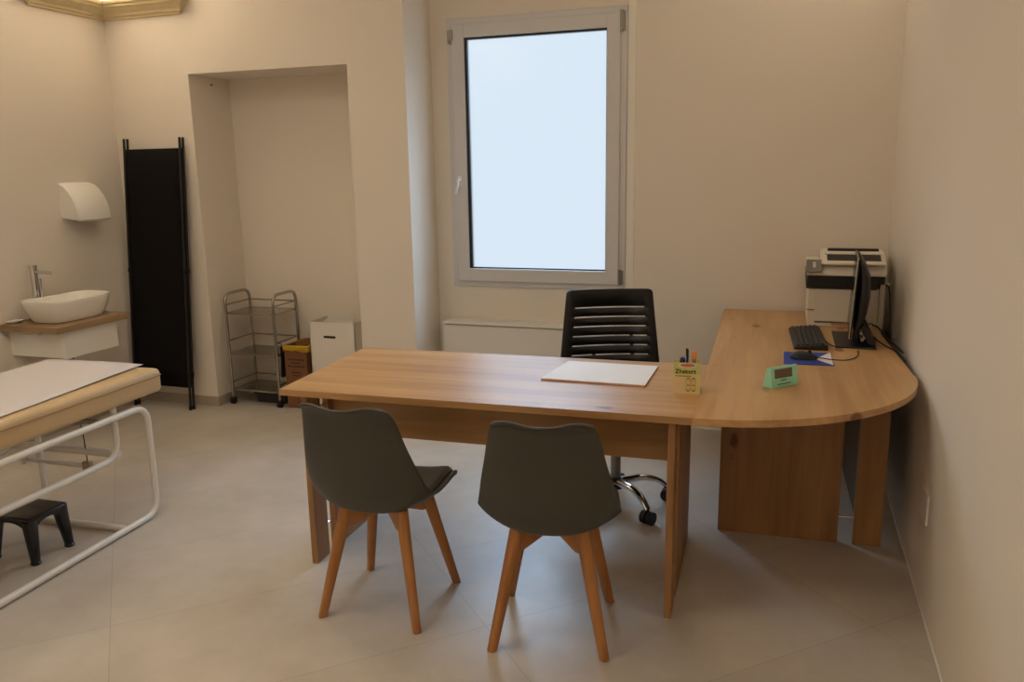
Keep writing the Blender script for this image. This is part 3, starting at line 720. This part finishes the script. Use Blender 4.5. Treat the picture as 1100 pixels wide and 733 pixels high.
# ------------------------------------------------------------------ folding screen leaning on the pier
fs = thing('folding_screen', 'folded black fabric privacy screen leaning against the wall', 'screen', (-4.55, -.5, 0))
def scr_pt(s, z_, dx=0, dy=0):
    f = z_/1.81; bl = Vector((lerp(-4.786, -4.322, s), -.515, 0)); tl = Vector((lerp(-4.716, -4.268, s), -.428, 1.81))
    p = bl.lerp(tl, f); return Vector((p.x+dx, p.y+dy, z_))
for j, (dx, dy) in enumerate(((0, 0), (.006, .024))):
    bm = BM(); rows = []
    for i in range(12):
        z_ = lerp(.155, 1.742, i/11); rows.append([scr_pt(lerp(.01, .99, k/8), z_, dx, dy+.003*math.sin(k/8*PI)) for k in range(9)])
    grid(bm, rows); pn = obj('fabric_panel', bm, 'black_fabric', fs, local=False, smooth=True, solid=.004)
    for s in (0, 1):
        bm = BM(); cyl(bm, scr_pt(s, .004, dx, dy), scr_pt(s, 1.81, dx, dy), .0085, 12); po = obj('post', bm, 'black_tube', fs, local=False, smooth=True)
        for nm, za, zb, rad in (('foot_cap', .001, .03, .0105), ('joint_sleeve', .225, .26, .0115), ('joint_sleeve', .93, .96, .0115)):
            bm = BM(); cyl(bm, scr_pt(s, za, dx, dy), scr_pt(s, zb, dx, dy), rad, 12); obj(nm, bm, 'rubber', po, local=False, smooth=True)

# ------------------------------------------------------------------ wash stand on the left wall
va = thing('wash_stand', 'wall-hung washbasin shelf of oak with a white drawer box below', 'washstand', (-4.6, -1.16, .70))
CX = -4.38; CY0, CY1, CZ = -1.44, -.888, .741
bm = BM(); box(bm, (XL, CY0, CZ-.036), (CX, CY1, CZ), .002); obj('countertop', bm, 'counter_oak', va, local=False)
bm = BM(); box(bm, (XL, -1.375, .548), (-4.425, -.985, CZ-.036), .003); cab = obj('cabinet', bm, 'white_plastic', va, local=False)
bm = BM(); box(bm, (-4.425, -1.377, .545), (-4.407, -.983, CZ-.038), .003); obj('drawer', bm, 'white_plastic', cab, local=False)
for y in (-1.415, -.92):
    bm = BM(); box(bm, (XL, y-.015, CZ-.046), (-4.52, y+.015, CZ-.036), .002); obj('shelf_bracket', bm, 'steel', va, local=False)
bm = BM(); tube(bm, fillet([(-4.60, -1.18, .56), (-4.60, -1.18, .50), (-4.72, -1.18, .50), (XL+.002, -1.18, .50)], .03), .014, 12); cyl(bm, (-4.60, -1.18, .49), (-4.60, -1.18, .545), .024, 16)
obj('drain_trap', bm, 'chrome', va, local=False, smooth=True, label='chrome drain trap')
# basin
t = thing('vessel_basin', 'white ceramic boat-shaped basin on the oak washstand', 'basin', (-4.588, -1.155, CZ))
def sq(th, a, b, e=.62):
    c, s = math.cos(th), math.sin(th); return (a*math.copysign(abs(c)**e, c), b*math.copysign(abs(s)**e, s))
bm = BM(); rows = []
for (f, z_) in ((0, .0), (.70, .0), (.78, .004), (.87, .035), (.94, .075), (.985, .108), (1., .122), (.99, .127), (.955, .123), (.91, .098), (.82, .055), (.64, .024), (.3, .018), (.0, .016)):
    row = []
    for k in range(40):
        th = 2*PI*k/40; x, y = sq(th, .152*f, .240*f, .52); tipz = .008*(abs(y)/.246)**2*(z_/.13) if z_ > .03 else 0
        row.append((x, y, z_+tipz))
    row.append(row[0]); rows.append(row)
grid(bm, rows); bmesh.ops.remove_doubles(bm, verts=bm.verts, dist=1e-5); obj('bowl', bm, 'ceramic', t, smooth=True)
bm = BM(); lathe(bm, [(0, .016), (.022, .016), (.022, .021), (0, .023)], (0, 0, 0), 18); obj('drain_plug', bm, 'chrome', t, smooth=True)
# tap
t = thing('basin_tap', 'tall chrome tap behind the basin on the washstand', 'tap', (-4.765, -1.205, CZ))
bm = BM(); cyl(bm, (0, 0, 0), (0, 0, .012), .027, 20); cyl(bm, (0, 0, .01), (0, 0, .300), .021, 20); obj('column', bm, 'chrome', t, smooth=True)
bm = BM(); tube(bm, [(.0, .0, .282), (.10, .02, .276), (.118, .024, .268)], .011, 12); obj('spout', bm, 'chrome', t, smooth=True)
bm = BM(); cyl(bm, (0, 0, .301), (0, 0, .320), .0225, 20); obj('lever_cap', bm, 'chrome', t, smooth=True)
bm = BM(); cyl(bm, (.024, .014, .12), (.026, .016, .24), .007, 10); obj('side_lever', bm, 'chrome', t, smooth=True)
# soap dish
t = thing('soap_dish', 'small white soap dish on the washstand left of the basin', 'soap dish', (-4.775, -1.365, CZ))
bm = BM(); rows = []
for f, z_ in ((0, .0), (.6, 0), (.9, .008), (1, .014), (.95, .014), (.8, .006), (0, .005)):
    rows.append([(.034*f*math.cos(2*PI*k/24), .056*f*math.sin(2*PI*k/24), z_) for k in range(24)]); rows[-1].append(rows[-1][0])
grid(bm, rows); bmesh.ops.remove_doubles(bm, verts=bm.verts, dist=1e-6); obj('dish', bm, 'ceramic', t, smooth=True)
bm = BM(); box(bm, (-.018, -.03, .0055), (.018, .03, .013), .006); obj('soap', bm, 'paper', t, smooth=True)

# hand dryer
t = thing('hand_dryer', 'white hand dryer with rounded cover on the left wall', 'hand dryer', (XL, -.77, 1.42))
pf = [(0, 1.318), (.140, 1.298), (.152, 1.308), (.150, 1.345), (.138, 1.395), (.114, 1.445), (.078, 1.492), (.040, 1.522), (0, 1.536)]
bm = BM(); ya, yb = -.905, -.645; rows = []
for f, sc in ((0, .90), (.03, .95), (.09, .99), (.5, 1.), (.91, .99), (.97, .95), (1, .90)):
    y = lerp(ya, yb, f); rows.append([(XL+x*sc, y, 1.42+(z_-1.42)*lerp(1, sc, .5)) for x, z_ in pf])
V = grid(bm, rows); bm.faces.new(V[0]); bm.faces.new(V[-1][::-1])
for A, B in zip(V, V[1:]): bm.faces.new((A[0], A[-1], B[-1], B[0]))
obj('cover', bm, 'white_plastic', t, local=False, smooth=True)
bm = BM(); box(bm, (XL+.03, -.84, 1.297), (XL+.115, -.70, 1.306), .003); obj('air_outlet', bm, 'black', t, local=False)

# ------------------------------------------------------------------ examination couch
bd = thing('examination_couch', 'tan padded examination couch on a white tubular frame', 'couch', (-3.275, -1.88, 0), R(2.7))
Lb, Wb = 1.92, .69
bm = BM(); box(bm, (-Wb, -Lb, .577), (0.0, 0, .690), .032, 5); mt = obj('mattress', bm, 'tan', bd, smooth=True)
bm = BM(); tube(bm, fillet([(.0015, -Lb+.0, .658), (.0015, .0015, .658), (-Wb-.0015, .0015, .658), (-Wb-.0015, -Lb, .658)], .028, 5), .0028, 6); obj('seam_piping', bm, 'tan_seam', mt)
bm = BM(); box(bm, (-Wb+.09, -Lb+.09, .562), (-.09, -.09, .580), .004); obj('mattress_board', bm, 'wood_block', bd)
rt_ = .0145
for x, nm in ((-.005, 0), (-.66, 1)):
    bm = BM(); tube(bm, fillet([(x, -.12, .0185), (x, -.12, .538), (x, -Lb+.12, .538), (x, -Lb+.12, .0185)], .085, 7, closed=True), rt_, 12, closed=True); obj('frame_loop', bm, 'white_metal', bd, smooth=True)
    xi = x+(-.036 if nm == 0 else .036)
    bm = BM(); tube(bm, fillet([(xi, -.285, .598), (xi, -.285, .342), (xi, -Lb+.285, .342), (xi, -Lb+.285, .598)], .085, 7), rt_, 12); obj('support_rail', bm, 'white_metal', bd, smooth=True)
for y in (-.32, -Lb+.32):
    bm = BM(); cyl(bm, (-.005, y, .0185), (-.66, y, .0185), rt_, 12); obj('floor_bar', bm, 'white_metal', bd, smooth=True)
    bm = BM(); box(bm, (-.63, y-.0+.02, .345), (-.035, y+.05, .372), .003); obj('cross_bar', bm, 'white_metal', bd)
bm = BM(); cyl(bm, (-.56, -.29, .292), (-.225, -.29, .288), .010, 10); box(bm, (-.575, -.305, .27), (-.555, -.275, .31), .003); adj = obj('adjuster_bar', bm, 'white_metal', bd, smooth=True)
bm = BM(); box(bm, (-.232, -.305, .262), (-.192, -.275, .312), .008, 3); obj('adjuster_block', bm, 'wood_block', adj, smooth=True, label='tan block on the end of the bar')
bm = BM(); tube(bm, [(-.21, -.29, .308), (-.215, -.29, .44), (-.225, -.29, .50)], .0025, 6); obj('pull_cord', bm, 'dark_metal', adj)
bm = BM(); box(bm, (-.245, -.30, .485), (-.205, -.27, .575), .004); box(bm, (-.30, -.295, .49), (-.10, -.275, .51), .003); obj('bracket', bm, 'fitting', bd)
# paper sheet on the couch
bm = BM(); rows = []
for i in range(40):
    f = i/39; y = lerp(.006, -Lb+.02, f); x0 = lerp(-.105, -.004, min(1, f*1.35)); row = []
    for k in range(14):
        g = k/13; x = lerp(x0, -Wb+.012, g)
        zz = .694+.0018*math.sin(5*g+9*f)+.0012*math.sin(17*f+2*g)
        edge = max(0, g-.93)/.07; zz -= .004*edge
        if f < .02: zz += .001
        row.append((x, y+.004*math.sin(3*g), zz+.002))
    rows.append(row)
grid(bm, rows); ps = obj('paper_sheet', bm, 'paper', smooth=True, solid=.0006)
ps.location = (-3.275, -1.88, 0); ps.rotation_euler = (0, 0, R(2.7)); tag(ps, 'white paper sheet spread over the tan couch', 'paper sheet')

# step stool
st = thing('step_stool', 'small black plastic step stool under the couch', 'stool', (-3.52, -2.468, 0), R(2))
hx_, hy_ = .114, .100; zt_ = .200
bm = BM(); box(bm, (-hx_, -hy_, zt_-.022), (hx_, hy_, zt_), .012, 3); obj('step_top', bm, 'black_gloss', st, smooth=True)
bm = BM()
def arch(n=10, wv=.07, top=.055):
    return [(-wv+2*wv*k/n, zt_-.02-top+top*math.sin(PI*k/n)**.5) for k in range(n+1)]
for s in (-1, 1):
    pl = [(-hx_+.004, zt_-.018)] + [(-hx_+.004, zt_-.05)] + [(-hx_+.035+ (2*hx_-.07)*k/10, zt_-.055-.0+.03*math.sin(PI*k/10)**.6) for k in range(11)] + [(hx_-.004, zt_-.05), (hx_-.004, zt_-.018)]
    prism(bm, pl, s*(hy_-.010), s*(hy_-.004), 'Y')
    pl = [(-hy_+.004, zt_-.018), (-hy_+.004, zt_-.05)] + [(-hy_+.03+(2*hy_-.06)*k/10, zt_-.055+.03*math.sin(PI*k/10)**.6) for k in range(11)] + [(hy_-.004, zt_-.05), (hy_-.004, zt_-.018)]
    prism(bm, pl, s*(hx_-.010), s*(hx_-.004), 'X')
obj('apron', bm, 'black_gloss', st)
for sx in (-1, 1):
    for sy in (-1, 1):
        bm = BM(); rows = []
        for i in range(6):
            f = i/5; z_ = lerp(zt_-.015, .006, f); c = Vector((sx*lerp(hx_-.026, hx_-.008, f), sy*lerp(hy_-.024, hy_-.012, f), z_)); rr_ = lerp(.027, .0155, f)
            row = []
            for k in range(16):
                x, y = sq(2*PI*k/16, rr_, rr_, .6); row.append(c+Vector((x, y, 0)))
            row.append(row[0]); rows.append(row)
        V = grid(bm, rows); bmesh.ops.remove_doubles(bm, verts=bm.verts, dist=1e-6); lathe(bm, [(0, 0), (.020, 0), (.022, .006), (.018, .012), (0, .014)], (sx*(hx_-.008), sy*(hy_-.012), 0), 14)
        obj('leg', bm, 'black_gloss', st, smooth=True)

# ------------------------------------------------------------------ light
def area(name, loc, rot, sx, sy, power, col):
    l = bpy.data.lights.new(name, 'AREA'); l.shape = 'RECTANGLE'; l.size = sx; l.size_y = sy; l.energy = power; l.color = col
    o = bpy.data.objects.new(name, l); C.objects.link(o); o.location = loc; o.rotation_euler = rot; return o
WARM = (1, .90, .735)
area('uplight_lamp', (-4.55, -.75, 2.72), (PI, 0, 0), .5, .4, 14, WARM)
area('uplight_lamp', (-.4, -.5, 2.72), (PI, 0, 0), .5, .4, 6, WARM)  # this and the next two: unseen corner uplights, assumed and added for warmth
area('uplight_lamp', (-4.4, -5.6, 2.72), (PI, 0, 0), .5, .4, 14, WARM)
area('uplight_lamp', (-.5, -5.7, 2.72), (PI, 0, 0), .5, .4, 12, WARM)
area('ceiling_fill', (-2.6, -3.2, ZC-.03), (0, 0, 0), 1.6, 1.6, 27, WARM)  # unseen overhead fill added for soft warm light, no fixture
sk = area('sky_light', (-2.1, 3.0, 4.6), (0, 0, 0), 9, 3.2, 4300, (.46, .70, 1))
sk.rotation_euler = (Vector((-2.0, -.6, .8))-Vector(sk.location)).to_track_quat('-Z', 'Y').to_euler()
w = bpy.data.worlds.new('world'); bpy.context.scene.world = w; w.use_nodes = True
w.node_tree.nodes['Background'].inputs[0].default_value = (.6, .75, .95, 1); w.node_tree.nodes['Background'].inputs[1].default_value = .5
vs = bpy.context.scene.view_settings; vs.view_transform = 'Standard'; vs.look = 'None'; vs.gamma = 1; vs.use_curve_mapping = False; vs.exposure = 0
bpy.context.scene.cycles.use_denoising = True
bpy.context.scene.cycles.max_bounces = 8; bpy.context.scene.cycles.diffuse_bounces = 6
